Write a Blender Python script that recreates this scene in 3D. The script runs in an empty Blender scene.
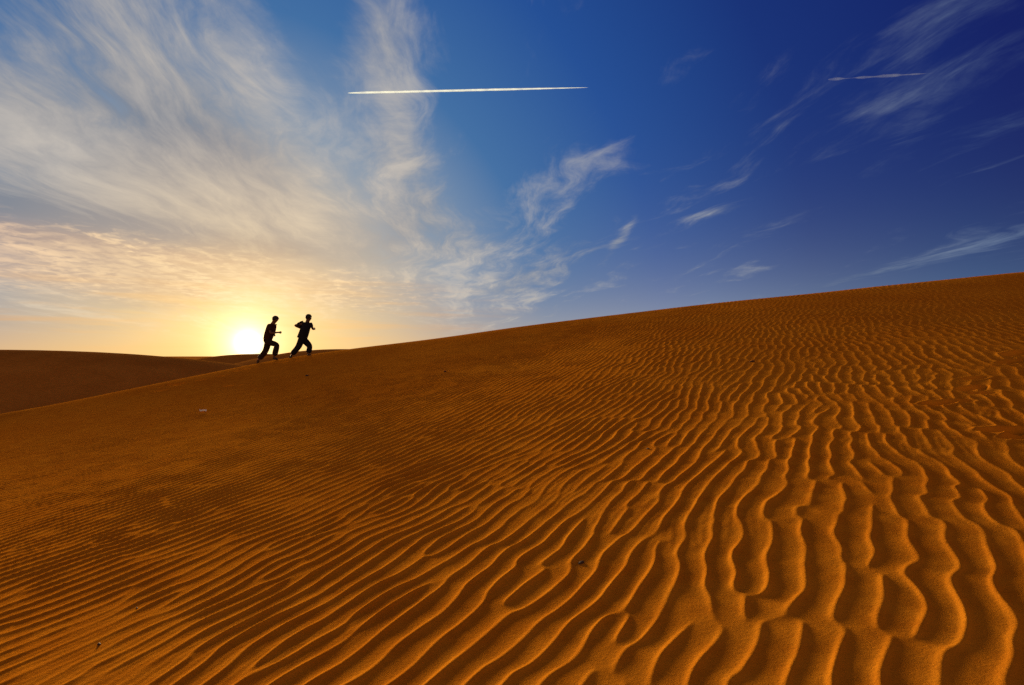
import bpy, bmesh, math, random
import numpy as np
from mathutils import Vector, Matrix

random.seed(7)
scene = bpy.context.scene
COL = scene.collection
EXPOSURE = 1.5
GAIN = 2.0 ** EXPOSURE

# ------------------------------------------------------------------ camera
F = 560.0                                   # focal length in pixels at 1024 wide
CAM_Z = 1.5
HORIZON = 356.0
PITCH = math.atan((HORIZON - 342.5) / F)


def ray(px, py):
    """World direction for a spot of the photograph (used only to lay the place out)."""
    d = Vector(((px - 512) / F, 1.0, (342.5 - py) / F))
    return (Matrix.Rotation(PITCH, 3, 'X') @ d).normalized()


def azel(px, py):
    d = ray(px, py)
    return math.degrees(math.atan2(d.x, d.y)), math.degrees(math.asin(d.z))


cam_d = bpy.data.cameras.new('camera')
cam = bpy.data.objects.new('camera', cam_d)
COL.objects.link(cam)
cam.location = (0, 0, CAM_Z)
cam.rotation_euler = (math.radians(90) + PITCH, 0, 0)
cam_d.sensor_width = 36
cam_d.lens = F * 36 / 1024
cam_d.clip_start = 0.05
cam_d.clip_end = 200000
scene.camera = cam

# ------------------------------------------------------------------ helpers


def link(name, me, mat=None, parent=None):
    o = bpy.data.objects.new(name, me)
    COL.objects.link(o)
    if mat is not None:
        me.materials.append(mat)
    if parent is not None:
        o.parent = parent
    return o


def tag(o, label=None, cat=None, group=None, kind=None):
    for k, v in (('label', label), ('category', cat), ('group', group), ('kind', kind)):
        if v:
            o[k] = v
    return o


def lin(r, g, b):
    f = lambda c: (c / 12.92 if c <= 0.04045 else ((c + 0.055) / 1.055) ** 2.4)
    return (f(r / 255), f(g / 255), f(b / 255))


# --- a tiny expression layer over Math nodes
class E:
    nt = None

    def __init__(self, s):
        self.s = s

    @staticmethod
    def op(kind, *a, clamp=False):
        n = E.nt.nodes.new('ShaderNodeMath')
        n.operation = kind
        n.use_clamp = clamp
        for i, v in enumerate(a):
            if isinstance(v, E):
                E.nt.links.new(v.s, n.inputs[i])
            else:
                n.inputs[i].default_value = v
        return E(n.outputs[0])

    def __add__(s, o): return E.op('ADD', s, o)
    __radd__ = __add__
    def __mul__(s, o): return E.op('MULTIPLY', s, o)
    __rmul__ = __mul__
    def __sub__(s, o): return E.op('SUBTRACT', s, o)
    def __rsub__(s, o): return E.op('SUBTRACT', o, s)
    def __truediv__(s, o): return E.op('DIVIDE', s, o)
    def __rtruediv__(s, o): return E.op('DIVIDE', o, s)


def e_exp(a): return E.op('EXPONENT', a)
def e_max(a, b): return E.op('MAXIMUM', a, b)
def e_min(a, b): return E.op('MINIMUM', a, b)
def e_clamp(a): return E.op('ADD', a, 0.0, clamp=True)


def e_smooth(a, lo, hi):
    n = E.nt.nodes.new('ShaderNodeMapRange')
    n.interpolation_type = 'SMOOTHSTEP'
    E.nt.links.new(a.s, n.inputs['Value'])
    n.inputs['From Min'].default_value = lo
    n.inputs['From Max'].default_value = hi
    return E(n.outputs[0])


def e_vec(x, y, z):
    n = E.nt.nodes.new('ShaderNodeCombineXYZ')
    for i, v in enumerate((x, y, z)):
        if isinstance(v, E):
            E.nt.links.new(v.s, n.inputs[i])
        else:
            n.inputs[i].default_value = v
    return n.outputs[0]


def e_noise(vec, scale, detail=5, rough=0.55, dist=0.0, lac=2.0):
    n = E.nt.nodes.new('ShaderNodeTexNoise')
    E.nt.links.new(vec, n.inputs['Vector'])
    n.inputs['Scale'].default_value = scale
    n.inputs['Detail'].default_value = detail
    n.inputs['Roughness'].default_value = rough
    n.inputs['Lacunarity'].default_value = lac
    n.inputs['Distortion'].default_value = dist
    return E(n.outputs[0])


def e_ramp(fac, stops, interp='LINEAR'):
    n = E.nt.nodes.new('ShaderNodeValToRGB')
    E.nt.links.new(fac.s, n.inputs[0])
    cr = n.color_ramp
    cr.interpolation = interp
    while len(cr.elements) < len(stops):
        cr.elements.new(0.5)
    for el, (p, c) in zip(cr.elements, stops):
        el.position = p
        el.color = (*c, 1)
    return n.outputs[0]


def e_mix(fac, a, b, mode='MIX'):
    n = E.nt.nodes.new('ShaderNodeMix')
    n.data_type = 'RGBA'
    n.blend_type = mode
    n.clamp_factor = True
    n.clamp_result = False
    if isinstance(fac, E):
        E.nt.links.new(fac.s, n.inputs[0])
    else:
        n.inputs[0].default_value = fac
    for idx, v in ((6, a), (7, b)):
        if isinstance(v, tuple):
            n.inputs[idx].default_value = (*v, 1)
        else:
            E.nt.links.new(v, n.inputs[idx])
    return n.outputs[2]


def e_scale(col, k):
    n = E.nt.nodes.new('ShaderNodeVectorMath')
    n.operation = 'SCALE'
    E.nt.links.new(col, n.inputs[0])
    if isinstance(k, E):
        E.nt.links.new(k.s, n.inputs[3])
    else:
        n.inputs[3].default_value = k
    return n.outputs[0]


def e_addv(a, b):
    n = E.nt.nodes.new('ShaderNodeVectorMath')
    n.operation = 'ADD'
    E.nt.links.new(a, n.inputs[0])
    if isinstance(b, tuple):
        n.inputs[1].default_value = b
    else:
        E.nt.links.new(b, n.inputs[1])
    return n.outputs[0]


# ------------------------------------------------------------------ sun and sky
SUN_PX = (248, 343)
sun_vis = ray(*SUN_PX)
SUN_AZ = math.atan2(sun_vis.x, sun_vis.y)
SUN_EL = math.radians(5.2)

sun_d = bpy.data.lights.new('sun', 'SUN')
sun_d.energy = 5.0
sun_d.color = (1.0, 0.72, 0.36)
sun_d.angle = math.radians(12.0)
sun = bpy.data.objects.new('sun', sun_d)
COL.objects.link(sun)
sdir = Vector((math.sin(SUN_AZ) * math.cos(SUN_EL), math.cos(SUN_AZ) * math.cos(SUN_EL), math.sin(SUN_EL)))
sun.rotation_euler = sdir.to_track_quat('Z', 'Y').to_euler()
sun.location = sdir * 60

world = bpy.data.worlds.new('World')
scene.world = world
world.use_nodes = True
nt = world.node_tree
nt.nodes.clear()
E.nt = nt
out = nt.nodes.new('ShaderNodeOutputWorld')
bg = nt.nodes.new('ShaderNodeBackground')
STRENGTH = 0.1
bg.inputs['Strength'].default_value = STRENGTH
nt.links.new(bg.outputs[0], out.inputs[0])

sky = nt.nodes.new('ShaderNodeTexSky')
sky.sky_type = 'NISHITA'
sky.sun_disc = False
sky.sun_elevation = SUN_EL
sky.sun_rotation = SUN_AZ
sky.air_density = 1.0
sky.dust_density = 1.0
sky.ozone_density = 3.0

tc = nt.nodes.new('ShaderNodeTexCoord')
sep = nt.nodes.new('ShaderNodeSeparateXYZ')
nt.links.new(tc.outputs['Generated'], sep.inputs[0])
dx, dy, dz = (E(sep.outputs[i]) for i in range(3))
el = E.op('ARCSINE', dz) * 57.29578
az = E.op('ARCTAN2', dx, dy) * 57.29578
cosang = dx * sun_vis.x + dy * sun_vis.y + dz * sun_vis.z
ang = E.op('ARCCOSINE', e_min(cosang, 1.0)) * 57.29578
elp = e_max(el, 0.0)


def blob(px, py, su, sv, rot=0.0):
    """Soft patch of sky round the direction of a spot; su, sv in degrees, rot lifts its right end."""
    a0, e0 = azel(px, py)
    c, s = math.cos(math.radians(rot)), math.sin(math.radians(rot))
    u = (az * c + el * s) - (a0 * c + e0 * s)
    v = (el * c - az * s) - (e0 * c - a0 * s)
    u = u / su
    v = v / sv
    return e_exp((u * u + v * v) * -1.0)


# clear sky: colour by angle from the sun, paler towards the horizon
clear = e_ramp(ang / 90.0, [
    (0.00, lin(255, 222, 140)), (0.06, lin(244, 210, 146)), (0.12, lin(200, 184, 158)),
    (0.22, lin(128, 148, 170)), (0.32, lin(62, 108, 160)), (0.45, lin(32, 76, 146)),
    (0.60, lin(20, 46, 116)), (0.76, lin(15, 25, 96)), (1.00, lin(14, 20, 76))])
hz = e_exp(elp * -1.0 / (e_smooth(ang, 20.0, 42.0) * 1.6 + 3.2)) * 0.9
hcol = e_ramp(ang / 90.0, [
    (0.0, lin(252, 208, 124)), (0.2, lin(224, 180, 124)), (0.32, lin(205, 190, 165)),
    (0.5, lin(182, 190, 190)), (0.72, lin(122, 156, 178)), (1.0, lin(50, 70, 110))])
skycol = e_mix(hz, clear, hcol)
# the sky opposite the sunset: unseen warm glow added as fill on the sand
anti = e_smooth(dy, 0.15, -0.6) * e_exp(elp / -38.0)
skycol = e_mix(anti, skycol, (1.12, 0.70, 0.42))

# cirrus layer: a flat sheet of cloud seen in perspective, its streaks parallel
k = 1.0 / (elp * 0.01745 + 0.07)
cx, cy = dx * k, dy * k
A0 = math.radians(-11.5)
cross = cx * math.cos(A0) - cy * math.sin(A0)
along = cx * math.sin(A0) + cy * math.cos(A0)
warp = e_noise(e_vec(cross, along * 0.5, 3.1), 1.3, 3, 0.5)
crossw = cross + (warp - 0.5) * 0.9
n_str = e_noise(e_vec(crossw, along * 0.22 + (warp - 0.5) * 0.5, 0.0), 2.6, 8, 0.62)
n_fine = e_noise(e_vec(crossw * 1.0, along * 0.35, 7.7), 7.0, 6, 0.65)
n_big = e_noise(e_vec(cross, along * 0.5, 11.3), 0.8, 3, 0.5)
tex = n_str * 0.66 + n_fine * 0.34

cover = (blob(150, 130, 17, 15, -35) * 0.66 + blob(20, 200, 13, 9) * 0.42 + blob(300, 240, 8, 7, -50) * 0.4
         + blob(385, 50, 4.6, 9, 0) * 0.42 + blob(412, 170, 3.4, 7, 8) * 0.34 + blob(450, 245, 7, 6) * 0.34
         + blob(560, 215, 11, 7, 35) * 0.14 + blob(510, 295, 8, 3, 25) * 0.29)
cover = cover + blob(830, 140, 16, 9, 22) * 0.11 + blob(985, 20, 10, 5, 25) * 0.14 \
    + blob(720, 211, 5.0, 0.42, 10) * 0.17 + blob(622, 236, 4.0, 0.5, 52) * 0.28 \
    + blob(925, 261, 12, 0.5, 12) * 0.25 + blob(880, 271, 10, 0.5, 12) * 0.15 + 0.03
cover = cover - blob(25, 70, 6, 7, -35) * 0.13 - blob(110, 135, 5, 3, -50) * 0.10 - blob(325, 100, 3.2, 9, 15) * 0.16 - blob(455, 130, 5, 8) * 0.12
behind = e_smooth(dy, 0.25, -0.3) * 0.25
cover = cover + behind
dens = e_smooth(tex + cover * 0.50, 0.57, 0.88) * e_smooth(el, 0.5, 4.0)
shade = e_clamp((n_big - 0.45) * 3.0 + (n_str - 0.5) * 2.0 + (n_fine - 0.5) * 1.2 + 0.42
                - blob(70, 222, 13, 1.7, -3) * 0.6 - blob(235, 246, 8, 1.5, -4) * 0.45 - blob(215, 150, 5, 5, -45) * 0.3)
ccol_l = e_ramp(ang / 90.0, [
    (0.0, lin(255, 230, 165)), (0.06, lin(246, 218, 165)), (0.12, lin(222, 200, 168)), (0.22, lin(198, 188, 176)),
    (0.5, lin(170, 171, 170)), (0.75, lin(112, 130, 158)), (1.0, lin(60, 72, 110))])
ccol_d = e_ramp(ang / 90.0, [
    (0.0, lin(250, 205, 140)), (0.06, lin(222, 186, 140)), (0.12, lin(166, 152, 142)), (0.22, lin(126, 130, 140)),
    (0.5, lin(92, 110, 138)), (0.75, lin(54, 76, 124)), (1.0, lin(30, 40, 80))])
ccol = e_mix(shade, ccol_d, ccol_l)
skycol = e_mix(dens * 0.92, skycol, ccol)

# mackerel band and low streaks over the left horizon
n_mack = e_noise(e_vec(cross * 1.0, along * 0.9, 2.2), 9.0, 4, 0.6, 0.4)
band = blob(120, 268, 24, 2.6, -3) + blob(60, 250, 12, 1.6, -5) * 0.4
mack = e_smooth(n_mack + band * 0.16, 0.50, 0.80) * e_smooth(band, 0.05, 0.6)
skycol = e_mix(e_smooth(band, 0.1, 0.9) * e_smooth(ang, 3.0, 9.0) * 0.55, skycol, e_mix(e_smooth(ang, 6.0, 26.0), lin(222, 180, 136), lin(170, 144, 138)))
skycol = e_mix(mack * (e_smooth(n_str, 0.38, 0.62) * 0.65 + 0.3), skycol, e_mix(e_smooth(ang, 6.0, 30.0), lin(252, 218, 166), lin(232, 194, 170)))
n_low = e_noise(e_vec(az * 0.05, el * 0.75, 5.0), 1.6, 5, 0.55, 0.2)
low = e_smooth(n_low, 0.47, 0.68) * e_exp(((el - 3.6) / 3.2) * ((el - 3.6) / 3.2) * -1.0) * e_smooth(az, 5.0, -14.0)
skycol = e_mix(low * 0.55, skycol, e_mix(e_smooth(ang, 5.0, 22.0), lin(248, 196, 122), lin(206, 158, 116)))

# the sun itself and the bright air round it
glow = e_exp(ang * ang / -0.5) * 3.0 + e_exp(ang / -1.45) * 2.2 + e_exp(ang / -6.0) * 0.03
gcol = e_ramp(ang / 30.0, [(0.0, (1.0, 0.93, 0.70)), (0.12, (1.0, 0.82, 0.42)), (0.5, (1.0, 0.66, 0.30)), (1.0, (1.0, 0.6, 0.3))])
skycol = e_addv(skycol, e_scale(gcol, glow))
# below the horizon: dim sand-coloured bounce
skycol = e_mix(e_smooth(el, -0.5, -4.0), skycol, lin(70, 40, 14))
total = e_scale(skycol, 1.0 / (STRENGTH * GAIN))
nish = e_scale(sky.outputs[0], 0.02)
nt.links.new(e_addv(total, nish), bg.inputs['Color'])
world.cycles.sampling_method = 'MANUAL'
world.cycles.sample_map_resolution = 1024

# ------------------------------------------------------------------ sand relief
rng = np.random.default_rng(11)


def smooth01(x):
    x = np.clip(x, 0, 1)
    return x * x * (3 - 2 * x)


def fft_noise(n, lo, hi):
    """Periodic band noise on an n x n grid, unit variance; lo..hi in cycles per tile."""
    f = np.fft.fftfreq(n) * n
    kx, ky = np.meshgrid(f, f, indexing='ij')
    kk = np.sqrt(kx * kx + ky * ky)
    filt = np.exp(-(np.maximum(kk - hi, 0) / (0.5 * hi)) ** 2) * (kk >= lo) / np.maximum(kk, 1) ** 1.0
    s = np.fft.ifft2(np.fft.fft2(rng.standard_normal((n, n))) * filt).real
    return s / s.std()


def sample(grid, i, j):
    n, m = grid.shape
    i0 = np.floor(i).astype(np.int64)
    j0 = np.floor(j).astype(np.int64)
    fi, fj = i - i0, j - j0
    a, b = i0 % n, (i0 + 1) % n
    c, d = j0 % m, (j0 + 1) % m
    return (grid[a, c] * (1 - fi) * (1 - fj) + grid[b, c] * fi * (1 - fj)
            + grid[a, d] * (1 - fi) * fj + grid[b, d] * fi * fj)


LOWN = fft_noise(256, 1, 10)
MIDN = fft_noise(256, 4, 40)

# analytic ripple signal: one-sided band round one cycle per unit, demodulated
NR, PER = 2048, 8                     # 8 samples per ripple
fu = np.fft.fftfreq(NR) * PER
KU, KV = np.meshgrid(fu, fu, indexing='ij')


def ripple_signal(su, sv):
    filt = np.exp(-((KU - 1) / su) ** 2 / 2 - (KV / sv) ** 2 / 2)
    s = np.fft.ifft2(np.fft.fft2(rng.standard_normal((NR, NR))) * filt)
    carrier = np.exp(-2j * np.pi * np.arange(NR) / PER)[:, None]
    s = s * carrier
    return s / np.sqrt((np.abs(s) ** 2).mean())


RIP = ripple_signal(0.125, 0.17)
RIP2 = ripple_signal(0.14, 0.23)

TH = math.radians(29.0)               # ripples run this far right of straight ahead
CT, ST = math.cos(TH), math.sin(TH)


def lam(u):
    return np.clip(0.172 + 0.0070 * u, 0.105, 0.186)


_uu = np.linspace(-120, 120, 24001)
_UU = np.concatenate([[0], np.cumsum(np.diff(_uu) / lam(0.5 * (_uu[1:] + _uu[:-1])))])
_UU -= np.interp(0, _uu, _UU)

# crest line of the near dune: spots of the skyline and how far off the crest is there
CREST = [(-420, 470, 8.0), (-160, 447, 11.0), (0, 413, 14.0), (59, 401, 15.2), (117, 389, 16.4), (176, 377, 17.8), (240, 364.5, 19.2), (275, 357.5, 20.0),
         (310, 351.5, 20.8), (360, 344, 21.8), (430, 335.5, 22.8), (512, 324.5, 23.6), (600, 313, 24.0), (700, 302, 24.2),
         (860, 284, 24.2), (1024, 266.5, 24.0), (1200, 252, 23.5), (1500, 232, 22.5)]
cxs, cys, czs = [], [], []
for px, py, yc in CREST:
    d = ray(px, py)
    t = yc / d.y
    cxs.append(d.x * t)
    cys.append(yc)
    czs.append(CAM_Z + d.z * t)
cxs, cys, czs = map(np.array, (cxs, cys, czs))


def smooth_curve(xs, ys):
    g = np.linspace(xs[0] - 10, xs[-1] + 10, 3000)
    v = np.interp(g, xs, ys)
    w = 60
    kern = np.hanning(2 * w + 1)
    kern /= kern.sum()
    return g, np.convolve(np.pad(v, w, mode='edge'), kern, 'valid')


GY = smooth_curve(cxs, cys)
GZ = smooth_curve(cxs, czs)
AX = 0.085

FOOT = []                             # old scuffed footprints: x, y, length, width, depth, turn


def base_height(x, y):
    yc = np.interp(x, *GY)
    zc = np.interp(x, *GZ)
    xe = np.where(x < 0, 26 * np.tanh(x / 26), 3 * np.tanh(x / 3))
    s = y / yc
    # rises evenly, rounds over at the crest, falls away behind
    R = 0.035
    t = (s - 1) / R
    P = 2.1 - 1.08 * smooth01((x + 9) / 19)   # hollow below, steeper under the crest
    g = np.where(s < 1, np.sign(s) * np.minimum(np.abs(s), 1) ** P, 1 + P * (s - 1)) - R * (P + 1.3) * np.logaddexp(0, t + 0.12)
    z = AX * xe + (zc + 0.04 - AX * xe) * np.maximum(g, -0.9) - 0.0
    over = np.maximum(y - yc, 0)
    z = z - 0.10 * over - 0.012 * over ** 2 * (over < 12) - 0.012 * 144 * (over >= 12)
    z = z + 0.018 * sample(LOWN, x * 4 + 40, y * 4) * smooth01((np.hypot(x, y) - 1.0) / 6)
    return z


def ripple_height(x, y):
    u = x * CT - y * ST
    v = x * ST + y * CT
    L = lam(u)
    w1 = sample(LOWN, x * 3.1 + 11, y * 3.1 + 77)
    w2 = sample(MIDN, x * 4.3 + 131, y * 4.3 + 9)
    w3 = sample(MIDN, x * 13 + 31, y * 13 + 90)
    U = np.interp(u, _uu, _UU) + 0.6 * w1 + 0.20 * w2 + 0.07 * w3
    V = v / 0.17
    a1 = sample(RIP, (U * PER), (V * PER))
    a2 = sample(RIP2, (U * PER + 500), (V * PER + 300))
    wild = smooth01((u + 3.5) / 5.0)
    a = a1 * (1 - 0.55 * wild) + a2 * (0.55 * wild + 0.08)
    ph = 2 * np.pi * U + np.angle(a)
    mag = np.abs(a)
    sat = mag / np.sqrt(mag * mag + 0.10)
    c = 0.5 + 0.5 * np.cos(ph + 0.22 * np.sin(ph))
    cusp = 1 - np.sqrt(np.maximum(1 - c, 0))
    prof = 0.56 * c ** 5.0 + 0.36 * cusp + 0.08 * c
    amp = (0.076 - 0.023 * wild) * L * (0.80 + 0.2 * w1) * sat
    patch = 1 - 0.75 * smooth01((-u - 9.0 + 1.2 * w1) / 6.5)
    # small younger ripples riding in the hollows, in patches
    b = sample(RIP2, U * PER * 2.3 + 900, V * PER * 1.7 + 700)
    ph2 = 2 * np.pi * U * 2.3 + np.angle(b)
    young = 0.014 * L * (0.5 + 0.5 * np.cos(ph2)) * smooth01(0.35 + 0.5 * w2) * (1 - 0.7 * c)
    amp = amp * (1 + 0.22 * w3)
    return patch * (amp * (prof - 0.28) + young)


def height(x, y):
    x = np.asarray(x, dtype=np.float64)
    y = np.asarray(y, dtype=np.float64)
    z = base_height(x, y)
    r = np.hypot(x, y)
    rip = ripple_height(x, y) * (1 - smooth01((r - 26) / 8))
    flat = np.zeros_like(z)
    dig = np.zeros_like(z)
    for fx, fy, ln, wd, dp, tn in FOOT:
        c, s = math.cos(tn), math.sin(tn)
        a = ((x - fx) * c + (y - fy) * s) / ln
        b = (-(x - fx) * s + (y - fy) * c) / wd
        q = a * a + b * b
        near = q < 9
        jag = 1 + 0.35 * sample(MIDN, x * 22, y * 22)
        dig = dig + np.where(near, 1.5 * dp * (-np.exp(-(q * jag) ** 2) + 0.18 * np.exp(-((np.sqrt(q) - 1.35) / 0.30) ** 2)), 0)
        flat = np.maximum(flat, np.where(near, np.exp(-q * 0.6), 0))
    z = z + rip * (1 - 0.8 * flat) + dig
    z = z + 0.0009 * sample(MIDN, x * 37 + 5, y * 37 + 50) * (r < 14)
    return z


def ground_at(px, py):
    """Where the ray through a spot of the photograph meets the smooth dune."""
    d = ray(px, py)
    t = np.concatenate([np.arange(1.0, 45, 0.01)])
    z = base_height(d.x * t, d.y * t)
    hit = np.argmax(CAM_Z + d.z * t < z)
    return d.x * t[hit], d.y * t[hit]


for px, py, ln, wd, dp, tn in ((938, 403, 0.15, 0.065, 0.030, 0.1), (962, 401, 0.10, 0.05, 0.02, -0.2), (972, 388, 0.15, 0.06, 0.034, 0.25),
                               (985, 393, 0.08, 0.04, 0.02, 0), (975, 378, 0.16, 0.055, 0.018, 0.1), (1003, 430, 0.16, 0.06, 0.032, -0.1),
                               (1022, 436, 0.14, 0.06, 0.026, 0.1), (1018, 353, 0.22, 0.09, 0.034, 0.4), (1012, 362, 0.18, 0.08, 0.02, 0.2)):
    gx, gy = ground_at(px, py)
    FOOT.append((gx, gy, ln * 1.25, wd * 1.4, dp * 1.25, tn))
for px, py in ((228, 386), (160, 391), (236, 371), (245, 369), (222, 376), (283, 362), (298, 361), (176, 384), (201, 380)):
    gx, gy = ground_at(px, py)
    FOOT.append((gx, gy, 0.15, 0.08, 0.035, 0.25))


def polar_mesh(name, azs, rs, fn):
    A, R = np.meshgrid(azs, rs, indexing='xy')
    x, y = R * np.sin(A), R * np.cos(A)
    z = fn(x, y)
    nr, na = x.shape
    co = np.stack([x, y, z], -1).reshape(-1, 3)
    idx = np.arange(nr * na).reshape(nr, na)
    nxt = np.roll(idx, -1, axis=1)
    q = np.stack([idx[:-1], idx[1:], nxt[1:], nxt[:-1]], -1).reshape(-1, 4)
    # centre fan
    c0 = len(co)
    cen = np.array([[0, 0, float(fn(np.array([0.0]), np.array([0.0]))[0])]]) if rs[0] < 1 else np.zeros((0, 3))
    co = np.concatenate([co, cen])
    me = bpy.data.meshes.new(name)
    nt_ = na if rs[0] < 1 else 0
    me.vertices.add(len(co))
    me.vertices.foreach_set('co', co.astype(np.float32).ravel())
    tri = np.stack([np.full(na, c0), idx[0], nxt[0]], -1) if nt_ else np.zeros((0, 3), int)
    nl = q.size + tri.size
    me.loops.add(nl)
    me.loops.foreach_set('vertex_index', np.concatenate([q.ravel(), tri.ravel()]).astype(np.int32))
    me.polygons.add(len(q) + len(tri))
    starts = np.concatenate([np.arange(len(q)) * 4, q.size + np.arange(len(tri)) * 3])
    me.polygons.foreach_set('loop_start', starts.astype(np.int32))
    me.polygons.foreach_set('use_smooth', np.ones(len(q) + len(tri), dtype=bool))
    me.update(calc_edges=True)
    return me


def sand_material(name, col_a, col_b, far=False):
    m = bpy.data.materials.new(name)
    m.use_nodes = True
    t = m.node_tree
    E.nt = t
    p = t.nodes['Principled BSDF']
    g = t.nodes.new('ShaderNodeNewGeometry').outputs['Position']
    big = e_noise(g, 0.35, 4, 0.55)
    mid = e_noise(g, 5.0, 5, 0.6)
    c = e_mix(e_smooth(big * 0.5 + mid * 0.5, 0.36, 0.64), col_a, col_b)
    if not far:
        grain = e_noise(g, 420.0, 2, 0.7)
        c = e_mix(e_smooth(grain, 0.60, 0.75) * 0.35, c, (0.52, 0.28, 0.07))
        c = e_mix(e_smooth(grain, 0.40, 0.28) * 0.45, c, (0.10, 0.045, 0.012))
        fine = e_noise(g, 45.0, 5, 0.68)
        b1 = t.nodes.new('ShaderNodeBump')
        b1.inputs['Strength'].default_value = 0.55
        b1.inputs['Distance'].default_value = 0.009
        t.links.new((fine * 0.8 + grain * 0.25).s, b1.inputs['Height'])
        t.links.new(b1.outputs[0], p.inputs['Normal'])
    else:
        b1 = t.nodes.new('ShaderNodeBump')
        b1.inputs['Strength'].default_value = 0.5
        b1.inputs['Distance'].default_value = 0.06
        t.links.new((e_noise(g, 2.2, 5, 0.65) * 1.0).s, b1.inputs['Height'])
        t.links.new(b1.outputs[0], p.inputs['Normal'])
    t.links.new(c, p.inputs['Base Color'])
    p.inputs['Roughness'].default_value = 1.0
    p.inputs['Specular IOR Level'].default_value = 0.0
    p.inputs['Specular Tint'].default_value = (1.0, 0.6, 0.2, 1)
    return m


SAND = sand_material('sand', (0.48, 0.150, 0.007), (0.57, 0.200, 0.010))
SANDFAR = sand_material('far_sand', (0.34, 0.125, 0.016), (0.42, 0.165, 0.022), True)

fine_az = np.radians(np.arange(-56, 56.01, 0.095))
coarse = np.radians(np.arange(58, 303, 2.0))
azs = np.concatenate([fine_az, coarse])
r1 = np.geomspace(0.15, 1.25, 60)[:-1]
r2 = [1.25]
while r2[-1] < 30:
    r2.append(r2[-1] + min(0.0034 * r2[-1] + 0.0008, 0.026))
r3 = np.geomspace(30.5, 75, 40)
rs = np.concatenate([r1, r2, r3])
me = polar_mesh('sand_dune', azs, rs, height)
tag(link('sand_dune', me, SAND), 'big rippled orange sand dune rising to the right, runners on its crest', 'dune', kind='structure')


# far desert: valley, the long dark dune on the left, low dunes behind the runners
def bump(x, y, px, py, dist, sx, sy, rot=0.0):
    d = ray(px, py)
    t = dist / math.hypot(d.x, d.y)
    cx0, cy0, top = d.x * t, d.y * t, CAM_Z + d.z * t
    c, s = math.cos(rot), math.sin(rot)
    a = ((x - cx0) * c + (y - cy0) * s) / sx
    b = (-(x - cx0) * s + (y - cy0) * c) / sy
    return (top - FLOOR) * np.exp(-(np.abs(a) ** 2.4) - np.abs(b) ** 1.7)


FLOOR = -4.2


def far_height(x, y):
    r = np.hypot(x, y)
    z = FLOOR + 0.0 * x
    hs = [bump(x, y, -20, 349.5, 62, 34, 15, 0.45), bump(x, y, 262, 353.5, 105, 22, 18, 0.15),
          bump(x, y, 345, 348.5, 92, 24, 20, 0.1), bump(x, y, -500, 335, 90, 60, 25, 0.6)]
    for h in hs:
        z = np.maximum(z, FLOOR + h) + 0.0
    und = sample(LOWN, x * 0.25, y * 0.25 + 90)
    z = z + 0.35 * und * smooth01((r - 40) / 60) * smooth01((400 - r) / 200) * 0.5
    return z


far_az = np.radians(np.concatenate([np.arange(-62, 62.01, 0.25), np.arange(64, 297, 2.0)]))
far_r = np.concatenate([np.geomspace(14, 260, 420), np.geomspace(270, 9000, 60)])
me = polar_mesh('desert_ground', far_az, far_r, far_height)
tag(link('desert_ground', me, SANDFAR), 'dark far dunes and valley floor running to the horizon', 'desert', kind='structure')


# ------------------------------------------------------------------ plain materials
def plain(name, col, rough=0.8, var=0.3, scale=30.0):
    m = bpy.data.materials.new(name)
    m.use_nodes = True
    t = m.node_tree
    E.nt = t
    p = t.nodes['Principled BSDF']
    o = t.nodes.new('ShaderNodeTexCoord').outputs['Object']
    n = e_noise(o, scale, 4, 0.6)
    dark = tuple(c * (1 - var) for c in col)
    light = tuple(min(1, c * (1 + var)) for c in col)
    t.links.new(e_mix(n, dark, light), p.inputs['Base Color'])
    p.inputs['Roughness'].default_value = rough
    p.inputs['Specular IOR Level'].default_value = 0.2
    return m


# ------------------------------------------------------------------ runners
def skin_mesh(name, nodes, edges, root, sub=2):
    """nodes: key -> (x, y, z, rx[, ry]).  One continuous surface grown round the joints."""
    keys = list(nodes)
    me = bpy.data.meshes.new(name)
    me.from_pydata([nodes[k][:3] for k in keys], [(keys.index(a), keys.index(b)) for a, b in edges], [])
    o = bpy.data.objects.new(name, me)
    COL.objects.link(o)
    o.modifiers.new('skin', 'SKIN').use_smooth_shade = True
    sv = me.skin_vertices[0].data
    for i, k_ in enumerate(keys):
        n = nodes[k_]
        sv[i].radius = (n[3], n[4] if len(n) > 4 else n[3])
        sv[i].use_root = (k_ == root)
    ss = o.modifiers.new('sub', 'SUBSURF')
    ss.levels = ss.render_levels = sub
    dg = bpy.context.evaluated_depsgraph_get()
    res = bpy.data.meshes.new_from_object(o.evaluated_get(dg))
    res.name = name
    bpy.data.objects.remove(o)
    for p in res.polygons:
        p.use_smooth = True
    return res


def lerp(a, b, t):
    return tuple(a[i] + (b[i] - a[i]) * t for i in range(3))


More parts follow.
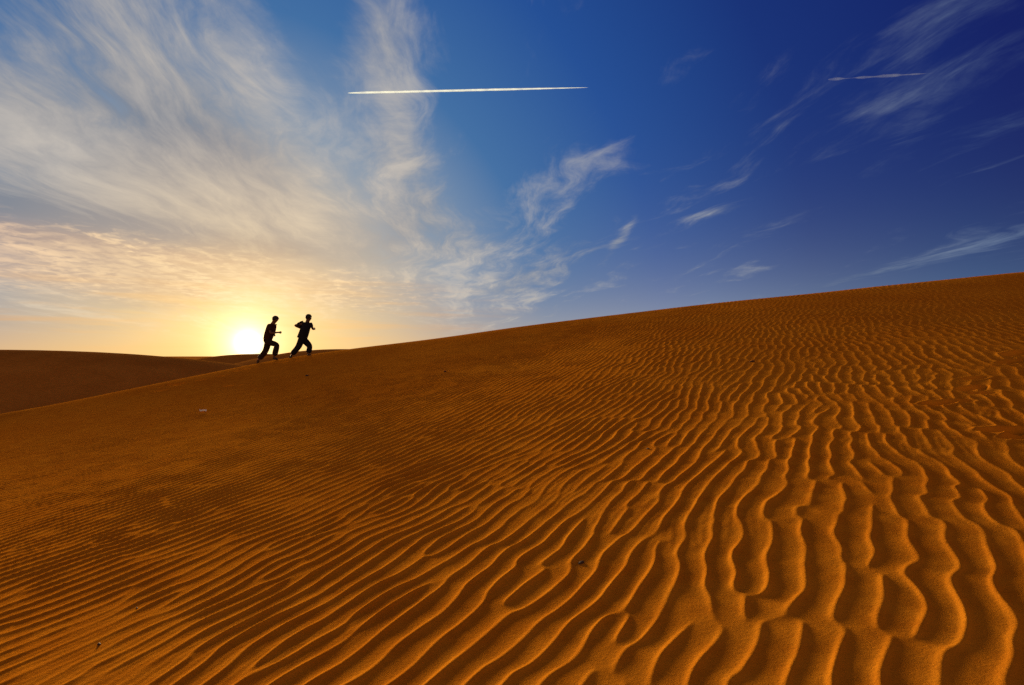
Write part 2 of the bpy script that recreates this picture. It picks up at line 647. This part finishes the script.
def add_hand(nodes, edges, wrist, elbow, key, side, curl=1.0):
    """Palm with four bent fingers of unequal length and a thumb leaving the side of the palm."""
    w, e = Vector(wrist), Vector(elbow)
    d = (w - e).normalized()
    across = (Vector((0, 0, 1)) if abs(d.y) > .6 else d.cross(Vector((0, side, 0.15)))).normalized()     # across the knuckles (roughly up)
    palmn = d.cross(across).normalized()
    if abs(d.y) > .6:
        palmn = Vector((-1, 0, 0))
    elif palmn.y * side > 0:
        palmn = -palmn
    palm = w + d * 0.05
    nodes[key + 'palm'] = (*palm, 0.034, 0.022)
    edges.append((key + 'wrist', key + 'palm'))
    for i, ln in enumerate((0.062, 0.072, 0.068, 0.052)):
        off = (1.5 - i) * 0.019
        a = palm + d * 0.035 + across * off
        b = a + (d * 0.8 + palmn * 0.6 * curl).normalized() * ln * 0.5
        c = b + (d * (0.7 - 0.9 * curl) + palmn * 0.9).normalized() * ln * 0.5
        kk = '%sf%d' % (key, i)
        nodes[kk + 'a'], nodes[kk + 'b'], nodes[kk + 'c'] = (*a, .0095), (*b, .009), (*c, .0075)
        edges += [(key + 'palm', kk + 'a'), (kk + 'a', kk + 'b'), (kk + 'b', kk + 'c')]
    a = palm + across * 0.035 + d * 0.0
    b = a + (d * 0.8 + across * 0.5 + palmn * 0.3).normalized() * 0.032
    c = b + (d * 0.7 + palmn * 0.7).normalized() * 0.026
    nodes[key + 't0'], nodes[key + 't1'], nodes[key + 't2'] = (*a, .011), (*b, .0095), (*c, .008)
    edges += [(key + 'palm', key + 't0'), (key + 't0', key + 't1'), (key + 't1', key + 't2')]


def build_person(J, mats, label):
    """J: joint positions in metres from the base point: x along the run, y away from the viewer, z up."""
    skin, shirt, trousers, hair, shoe = mats
    root = bpy.data.objects.new('person', None)
    COL.objects.link(root)
    root.empty_display_size = 0.2
    tag(root, label, 'person', 'boys running along the dune crest')
    hip, chest, neck, head = J['hip'], J['chest'], J['neck'], J['head']
    waist = lerp(hip, chest, 0.45)
    N, Ed = {}, []
    N['hip'] = (*hip, .125, .095)
    N['waist'] = (*waist, .115, .085)
    N['chest'] = (*chest, .135, .10)
    N['neck0'] = (*neck, .07)
    jaw = lerp(neck, head, 0.55)
    N['jaw'] = (jaw[0] + .012, jaw[1], jaw[2], .08)
    N['head'] = (*head, .108)
    crown = Vector(head) + (Vector(head) - Vector(neck)).normalized() * .075
    N['crown'] = (*crown, .085)
    Ed += [('hip', 'waist'), ('waist', 'chest'), ('chest', 'neck0'), ('neck0', 'jaw'), ('jaw', 'head'), ('head', 'crown')]
    fwd = J['face']
    F3 = Vector(fwd).normalized()
    S3 = Vector((-F3.y, F3.x, 0))
    nose = Vector(head) + F3 * .098 + Vector((0, 0, -.018))
    N['nose'] = (*nose, .014)
    Ed.append(('head', 'nose'))
    for s in (-1, 1):
        ear = Vector(head) + S3 * .095 * s + Vector((0, 0, -.01))
        N['ear%d' % s] = (*ear, .02)
        Ed.append(('head', 'ear%d' % s))
    for side, nm in ((-1, 'n'), (1, 'f')):          # n: near arm and leg, f: far ones
        sh, elb, wr = J[nm + 'sh'], J[nm + 'el'], J[nm + 'wr']
        N[nm + 'sh'], N[nm + 'el'], N[nm + 'wrist'] = (*sh, .058), (*elb, .043), (*wr, .029)
        N[nm + 'ua'], N[nm + 'fa'] = (*lerp(sh, elb, .5), .048), (*lerp(elb, wr, .4), .041)
        Ed += [('chest', nm + 'sh'), (nm + 'sh', nm + 'ua'), (nm + 'ua', nm + 'el'), (nm + 'el', nm + 'fa'), (nm + 'fa', nm + 'wrist')]
        add_hand(N, Ed, wr, elb, nm, side)
        hp, kn, an, to = J[nm + 'hp'], J[nm + 'kn'], J[nm + 'an'], J[nm + 'to']
        N[nm + 'hp'], N[nm + 'kn'], N[nm + 'an'] = (*hp, .085), (*kn, .057), (*an, .037)
        N[nm + 'th'], N[nm + 'ca'] = (*lerp(hp, kn, .5), .075), (*lerp(kn, an, .35), .056)
        N[nm + 'to'] = (*to, .026)
        Ed += [('hip', nm + 'hp'), (nm + 'hp', nm + 'th'), (nm + 'th', nm + 'kn'), (nm + 'kn', nm + 'ca'), (nm + 'ca', nm + 'an'), (nm + 'an', nm + 'to')]
    link('body', skin_mesh('body', N, Ed, 'hip', 1), skin, root)
    # shirt: torso and short sleeves, hem loose over the hips
    T, Te = {}, []
    hem = Vector(hip) + (Vector(hip) - Vector(waist)).normalized() * .03
    T['hem'] = (*hem, .20, .175)
    T['waist'] = (*waist, .18, .155)
    T['chest'] = (*chest, .195, .16)
    T['collar'] = (*lerp(chest, neck, .68), .105, .095)
    Te += [('hem', 'waist'), ('waist', 'chest'), ('chest', 'collar')]
    for nm in 'nf':
        T[nm + 's'] = (*J[nm + 'sh'], .098)
        T[nm + 'c'] = (*lerp(J[nm + 'sh'], J[nm + 'el'], J.get('sleeve', .72)), .074)
        Te += [('chest', nm + 's'), (nm + 's', nm + 'c')]
    link('shirt', skin_mesh('shirt', T, Te, 'waist'), shirt, root)
    P, Pe = {}, []
    P['belt'] = (*lerp(hip, waist, .25), .165, .14)
    P['hip'] = (*hip, .18, .16)
    Pe.append(('belt', 'hip'))
    for nm in 'nf':
        P[nm + 'h'] = (*J[nm + 'hp'], .135)
        P[nm + 't'] = (*lerp(J[nm + 'hp'], J[nm + 'kn'], .55), .12)
        P[nm + 'k'] = (*J[nm + 'kn'], .108)
        P[nm + 'c'] = (*lerp(J[nm + 'kn'], J[nm + 'an'], .5), .104)
        P[nm + 'a'] = (*lerp(J[nm + 'kn'], J[nm + 'an'], .93), .108)
        Pe += [('hip', nm + 'h'), (nm + 'h', nm + 't'), (nm + 't', nm + 'k'), (nm + 'k', nm + 'c'), (nm + 'c', nm + 'a')]
    link('trousers', skin_mesh('trousers', P, Pe, 'hip'), trousers, root)
    for nm in 'nf':
        an, to = Vector(J[nm + 'an']), Vector(J[nm + 'to'])
        d = (to - an).normalized()
        S = {'heel': (*(an - d * .05 + Vector((0, 0, -.035))), .04, .045), 'mid': (*(an.lerp(to, .45) + Vector((0, 0, -.02))), .045, .042),
             'toe': (*(to + d * .02), .038, .03)}
        link('shoe', skin_mesh('shoe', S, [('heel', 'mid'), ('mid', 'toe')], 'mid'), shoe, root)
    # hair: a thick tousled cap over the top and back of the head
    bm = bmesh.new()
    bmesh.ops.create_icosphere(bm, subdivisions=4, radius=1.0)
    up = (Vector(head) - Vector(neck)).normalized()
    rnd = random.Random(5)
    ph = [rnd.uniform(0, 6) for _ in range(6)]
    kill = []
    for v in bm.verts:
        c = v.co.copy()
        f = c.dot(F3)
        h = c.dot(up)
        if h < -0.55 + 0.95 * max(f, 0) - 0.35 * max(-f, 0) or (f > 0.6 and h < 0.35):
            kill.append(v)
        wv = math.sin(c.x * 9 + ph[0]) * math.sin(c.y * 8 + ph[1]) * math.sin(c.z * 10 + ph[2])
        fn = math.sin(c.x * 31 + ph[3]) * math.sin(c.y * 27 + ph[4]) * math.sin(c.z * 29 + ph[5])
        v.co = Vector(head) + up * .028 + c * (.110 + .013 * wv + .010 * fn)
    bmesh.ops.delete(bm, geom=kill, context='VERTS')
    hm = bpy.data.meshes.new('hair')
    bm.to_mesh(hm)
    bm.free()
    for p in hm.polygons:
        p.use_smooth = True
    ho = link('hair', hm, hair, root)
    sol = ho.modifiers.new('thick', 'SOLIDIFY')
    sol.thickness = .02
    return root


M_SKIN = plain('skin', (0.10, 0.046, 0.026), 0.6, 0.1)
M_HAIR = plain('hair', (0.012, 0.009, 0.008), 0.6, 0.3)
M_SHOE = plain('shoe_rubber', (0.02, 0.018, 0.018), 0.7, 0.3)
M_SHIRT1 = plain('maroon_cloth', (0.0303, 0.0088, 0.0077), 0.9, 0.25)
M_TROU1 = plain('brown_cloth', (0.0165, 0.0099, 0.0077), 0.9, 0.25)
M_SHIRT2 = plain('navy_cloth', (0.0077, 0.0072, 0.0154), 0.9, 0.25)
M_TROU2 = plain('dark_denim', (0.0066, 0.0072, 0.0121), 0.9, 0.25)


def place_runner(base_px, depth, pts, depths, face, mats, label):
    """pts: joints as spots of the photograph, turned into metres at the runner's own distance."""
    d = ray(*base_px)
    t = depth / d.y
    bx, by = d.x * t, depth
    bz = float(base_height(np.array([bx]), np.array([by]))[0])
    J = {}
    for kk, (px, py) in pts.items():
        dd = ray(px, py)
        tt = depth / dd.y
        oy = depths.get(kk, 0.0)
        J[kk] = (dd.x * tt - bx, oy, CAM_Z + dd.z * tt - bz)
    J['face'] = face
    for side in 'nf':             # feet on the sand
        for kk in ('an', 'to'):
            pass
    root = build_person(J, mats, label)
    root.location = (bx, by, bz)
    return root


RUN1 = {'hip': (267.6, 339.5), 'chest': (271.2, 328.0), 'neck': (273.2, 323.4), 'head': (275.2, 319.6),
        'nsh': (271.0, 326.2), 'nel': (273.6, 333.4), 'nwr': (280.0, 332.6),
        'fsh': (272.0, 326.0), 'fel': (268.0, 333.0), 'fwr': (272.6, 334.6),
        'nhp': (267.4, 341.6), 'nkn': (278.4, 344.8), 'nan': (275.2, 357.2), 'nto': (278.6, 359.2),
        'fhp': (267.2, 341.4), 'fkn': (264.6, 351.2), 'fan': (257.2, 360.2), 'fto': (256.4, 363.4)}
DEP = {'nsh': -.17, 'fsh': .17, 'nel': -.24, 'fel': .26, 'nwr': -.17, 'fwr': .12,
       'nhp': -.085, 'fhp': .085, 'nkn': -.10, 'fkn': .09, 'nan': -.09, 'fan': .08, 'nto': -.10, 'fto': .09}
place_runner((267, 360.5), 19.6, RUN1, DEP, (1, -.05, -.05), (M_SKIN, M_SHIRT1, M_TROU1, M_HAIR, M_SHOE),
             'running boy with forearm held out in front, the one beside the setting sun')
RUN2 = {'hip': (302.8, 339.0), 'chest': (305.6, 327.2), 'neck': (307.4, 321.8), 'head': (308.5, 317.9),
        'nsh': (309.6, 324.4), 'nel': (311.4, 328.9), 'nwr': (310.4, 328.4),
        'fsh': (303.6, 324.0), 'fel': (296.4, 325.6), 'fwr': (301.2, 328.4),
        'nhp': (304.2, 341.2), 'nkn': (309.0, 346.0), 'nan': (307.9, 354.0), 'nto': (311.4, 355.8),
        'fhp': (301.8, 341.2), 'fkn': (298.6, 347.6), 'fan': (292.2, 355.2), 'fto': (290.9, 357.8)}
DEP2 = {'nsh': .12, 'fsh': -.12, 'nel': .16, 'fel': -.16, 'nwr': .42, 'fwr': -.02,
        'nhp': .05, 'fhp': -.05, 'nkn': .10, 'fkn': -.06, 'nan': .04, 'fan': -.08, 'nto': .06, 'fto': -.08}
place_runner((302, 357.0), 20.0, RUN2, DEP2, (.8, .45, -.05), (M_SKIN, M_SHIRT2, M_TROU2, M_HAIR, M_SHOE),
             'running boy ahead with elbow bent back behind him, farther right along the crest')


# ------------------------------------------------------------------ small things on the sand
def sit(px, py):
    gx, gy = ground_at(px, py)
    return gx, gy, float(height(np.array([gx]), np.array([gy]))[0])


def stone(px, py, sx, sy, sz, mat, label, seed):
    x, y, z = sit(px, py)
    bm = bmesh.new()
    bmesh.ops.create_icosphere(bm, subdivisions=3, radius=1.0)
    r_ = random.Random(seed)
    a = [Vector((r_.uniform(-1, 1), r_.uniform(-1, 1), r_.uniform(-1, 1))).normalized() for _ in range(9)]
    h = [r_.uniform(.62, .95) for _ in a]
    for v in bm.verts:
        c = v.co.normalized()
        rad = 1.0
        for n_, h_ in zip(a, h):
            q = c.dot(n_)
            if q > 1e-3:
                rad = min(rad, h_ / q)
        v.co = Vector((c.x * rad * sx, c.y * rad * sy, c.z * rad * sz))
    m_ = bpy.data.meshes.new('stone')
    bm.to_mesh(m_)
    bm.free()
    o = link('stone', m_, mat)
    o.location = (x, y, z + sz * .35)
    o.rotation_euler = (r_.uniform(-.2, .2), r_.uniform(-.2, .2), r_.uniform(0, 3))
    tag(o, label, 'stone', 'dark stones on the sand')


M_STONE = plain('dark_stone', (0.05, 0.026, 0.016), 0.85, 0.4, 60)
stone(99, 645, .014, .010, .008, M_STONE, 'small dark stone at the lower left, the nearest of the stones', 1)
stone(137, 608, .011, .007, .005, M_STONE, 'small dark stone a little above the nearest stone at lower left', 2)
stone(581, 563, .024, .014, .009, M_STONE, 'flat dark stone between ripples below the middle of the dune face', 3)
stone(648, 449, .020, .012, .009, M_STONE, 'small dark stone amid the fine ripples right of the middle', 4)
stone(445, 372, .05, .03, .024, M_STONE, 'dark stone on the upper slope below the skyline right of the runners', 5)
stone(752, 362, .05, .03, .02, M_STONE, 'dark stone high on the right slope under the skyline', 6)
stone(307, 376, .07, .04, .03, M_STONE, 'dark stone on the slope just below the runner ahead', 7)

# pale scrap of crumpled paper
x, y, z = sit(203, 412)
bm = bmesh.new()
bmesh.ops.create_grid(bm, x_segments=14, y_segments=8, size=1.0)
r_ = random.Random(4)
for v in bm.verts:
    X, Y = v.co.x, v.co.y
    v.co = Vector((X * .07, Y * .04, .014 * math.sin(X * 3.1 + 1) + .012 * math.sin(Y * 4 + X * 2) + .010 * abs(math.sin(5 * X - 3 * Y)) + r_.uniform(0, .004) + .03 * X * X))
pm = bpy.data.meshes.new('paper_scrap')
bm.to_mesh(pm)
bm.free()
po = link('paper_scrap', pm, plain('paper', (0.72, 0.66, 0.55), 0.8, 0.1))
po.location = (x, y, z + .02)
po.rotation_euler = (.35, 0, .5)
po.modifiers.new('thick', 'SOLIDIFY').thickness = .002
tag(po, 'pale crumpled paper scrap lying on smooth sand below the left dune edge', 'litter')


# ------------------------------------------------------------------ vapour trails high overhead
def vapour_material(name, cover):
    """Thin white vapour: lets most light through sideways, glows where the sun stands behind it."""
    m = bpy.data.materials.new(name)
    m.use_nodes = True
    t = m.node_tree
    t.nodes.clear()
    E.nt = t
    o = t.nodes.new('ShaderNodeOutputMaterial')
    tr = t.nodes.new('ShaderNodeBsdfTransparent')
    tl = t.nodes.new('ShaderNodeBsdfTranslucent')
    tl.inputs['Color'].default_value = (0.64, 0.80, 0.99, 1)
    df = t.nodes.new('ShaderNodeBsdfDiffuse')
    df.inputs['Color'].default_value = (0.64, 0.80, 0.99, 1)
    a = t.nodes.new('ShaderNodeMixShader')
    a.inputs[0].default_value = 0.35
    t.links.new(tl.outputs[0], a.inputs[1])
    t.links.new(df.outputs[0], a.inputs[2])
    b = t.nodes.new('ShaderNodeMixShader')
    tcn = t.nodes.new('ShaderNodeTexCoord')
    n = e_noise(tcn.outputs['Object'], 0.0035, 3, 0.5)
    t.links.new((e_smooth(n, 0.25, 0.7) * cover * 0.6 + cover * 0.4).s, b.inputs[0])
    t.links.new(tr.outputs[0], b.inputs[1])
    t.links.new(a.outputs[0], b.inputs[2])
    t.links.new(b.outputs[0], o.inputs['Surface'])
    return m


def contrail(p0, p1, alt, r0, r1, mat, label, lumps):
    pts = []
    for p in (p0, p1):
        d = ray(*p)
        pts.append(Vector((0, 0, CAM_Z)) + d * (alt / d.z))
    mid = (pts[0] + pts[1]) / 2
    L = (pts[1] - pts[0]).length
    ax = (pts[1] - pts[0]).normalized()
    bm = bmesh.new()
    ns, nr = 120, 12
    rings = []
    rr = random.Random(3)
    offs = [rr.uniform(-1, 1) for _ in range(ns + 1)]
    for i in range(ns + 1):
        s = i / ns
        rad = (r0 + (r1 - r0) * s) * min(1, (s / .10) ** .5 + .12) * min(1, ((1 - s) / .35) ** .7 + .03)
        if lumps > .1:      # breaking up with age
            rad *= max(.12, min(1, .75 + .9 * math.sin(s * 17 + 1) * math.sin(s * 7.3 + .4)))
        rad *= 1 + lumps * math.sin(s * 90 + 3 * math.sin(s * 23)) * .5 + lumps * .5 * offs[i]
        rings.append([bm.verts.new(((s - .5) * L, math.cos(q * 2 * math.pi / nr) * rad, math.sin(q * 2 * math.pi / nr) * rad)) for q in range(nr)])
    for a, b in zip(rings, rings[1:]):
        for q in range(nr):
            bm.faces.new((a[q], a[(q + 1) % nr], b[(q + 1) % nr], b[q]))
    bm.faces.new(rings[0][::-1])
    bm.faces.new(rings[-1])
    m_ = bpy.data.meshes.new('contrail')
    bm.to_mesh(m_)
    bm.free()
    o = link('contrail', m_, mat(L))
    o.location = mid
    o.rotation_euler = ax.to_track_quat('X', 'Z').to_euler()
    tag(o, label, 'contrail')


contrail((348, 93), (588, 87.5), 9000, 38, 34,
         lambda L: vapour_material('vapour', 0.55), 'long bright white contrail crossing the blue sky above the runners', .05)
contrail((828, 79.5), (934, 73), 9500, 52, 48,
         lambda L: vapour_material('faint_vapour', 0.04), 'short faint broken contrail in the deep blue upper right sky', .11)

# ------------------------------------------------------------------ render settings
scene.view_settings.view_transform = 'Standard'
scene.view_settings.look = 'None'
scene.view_settings.exposure = EXPOSURE
scene.view_settings.gamma = 1
scene.view_settings.use_curve_mapping = False
scene.render.engine = 'CYCLES'
scene.cycles.use_denoising = False
scene.cycles.max_bounces = 4
scene.cycles.volume_bounces = 1
scene.cycles.sample_clamp_indirect = 5
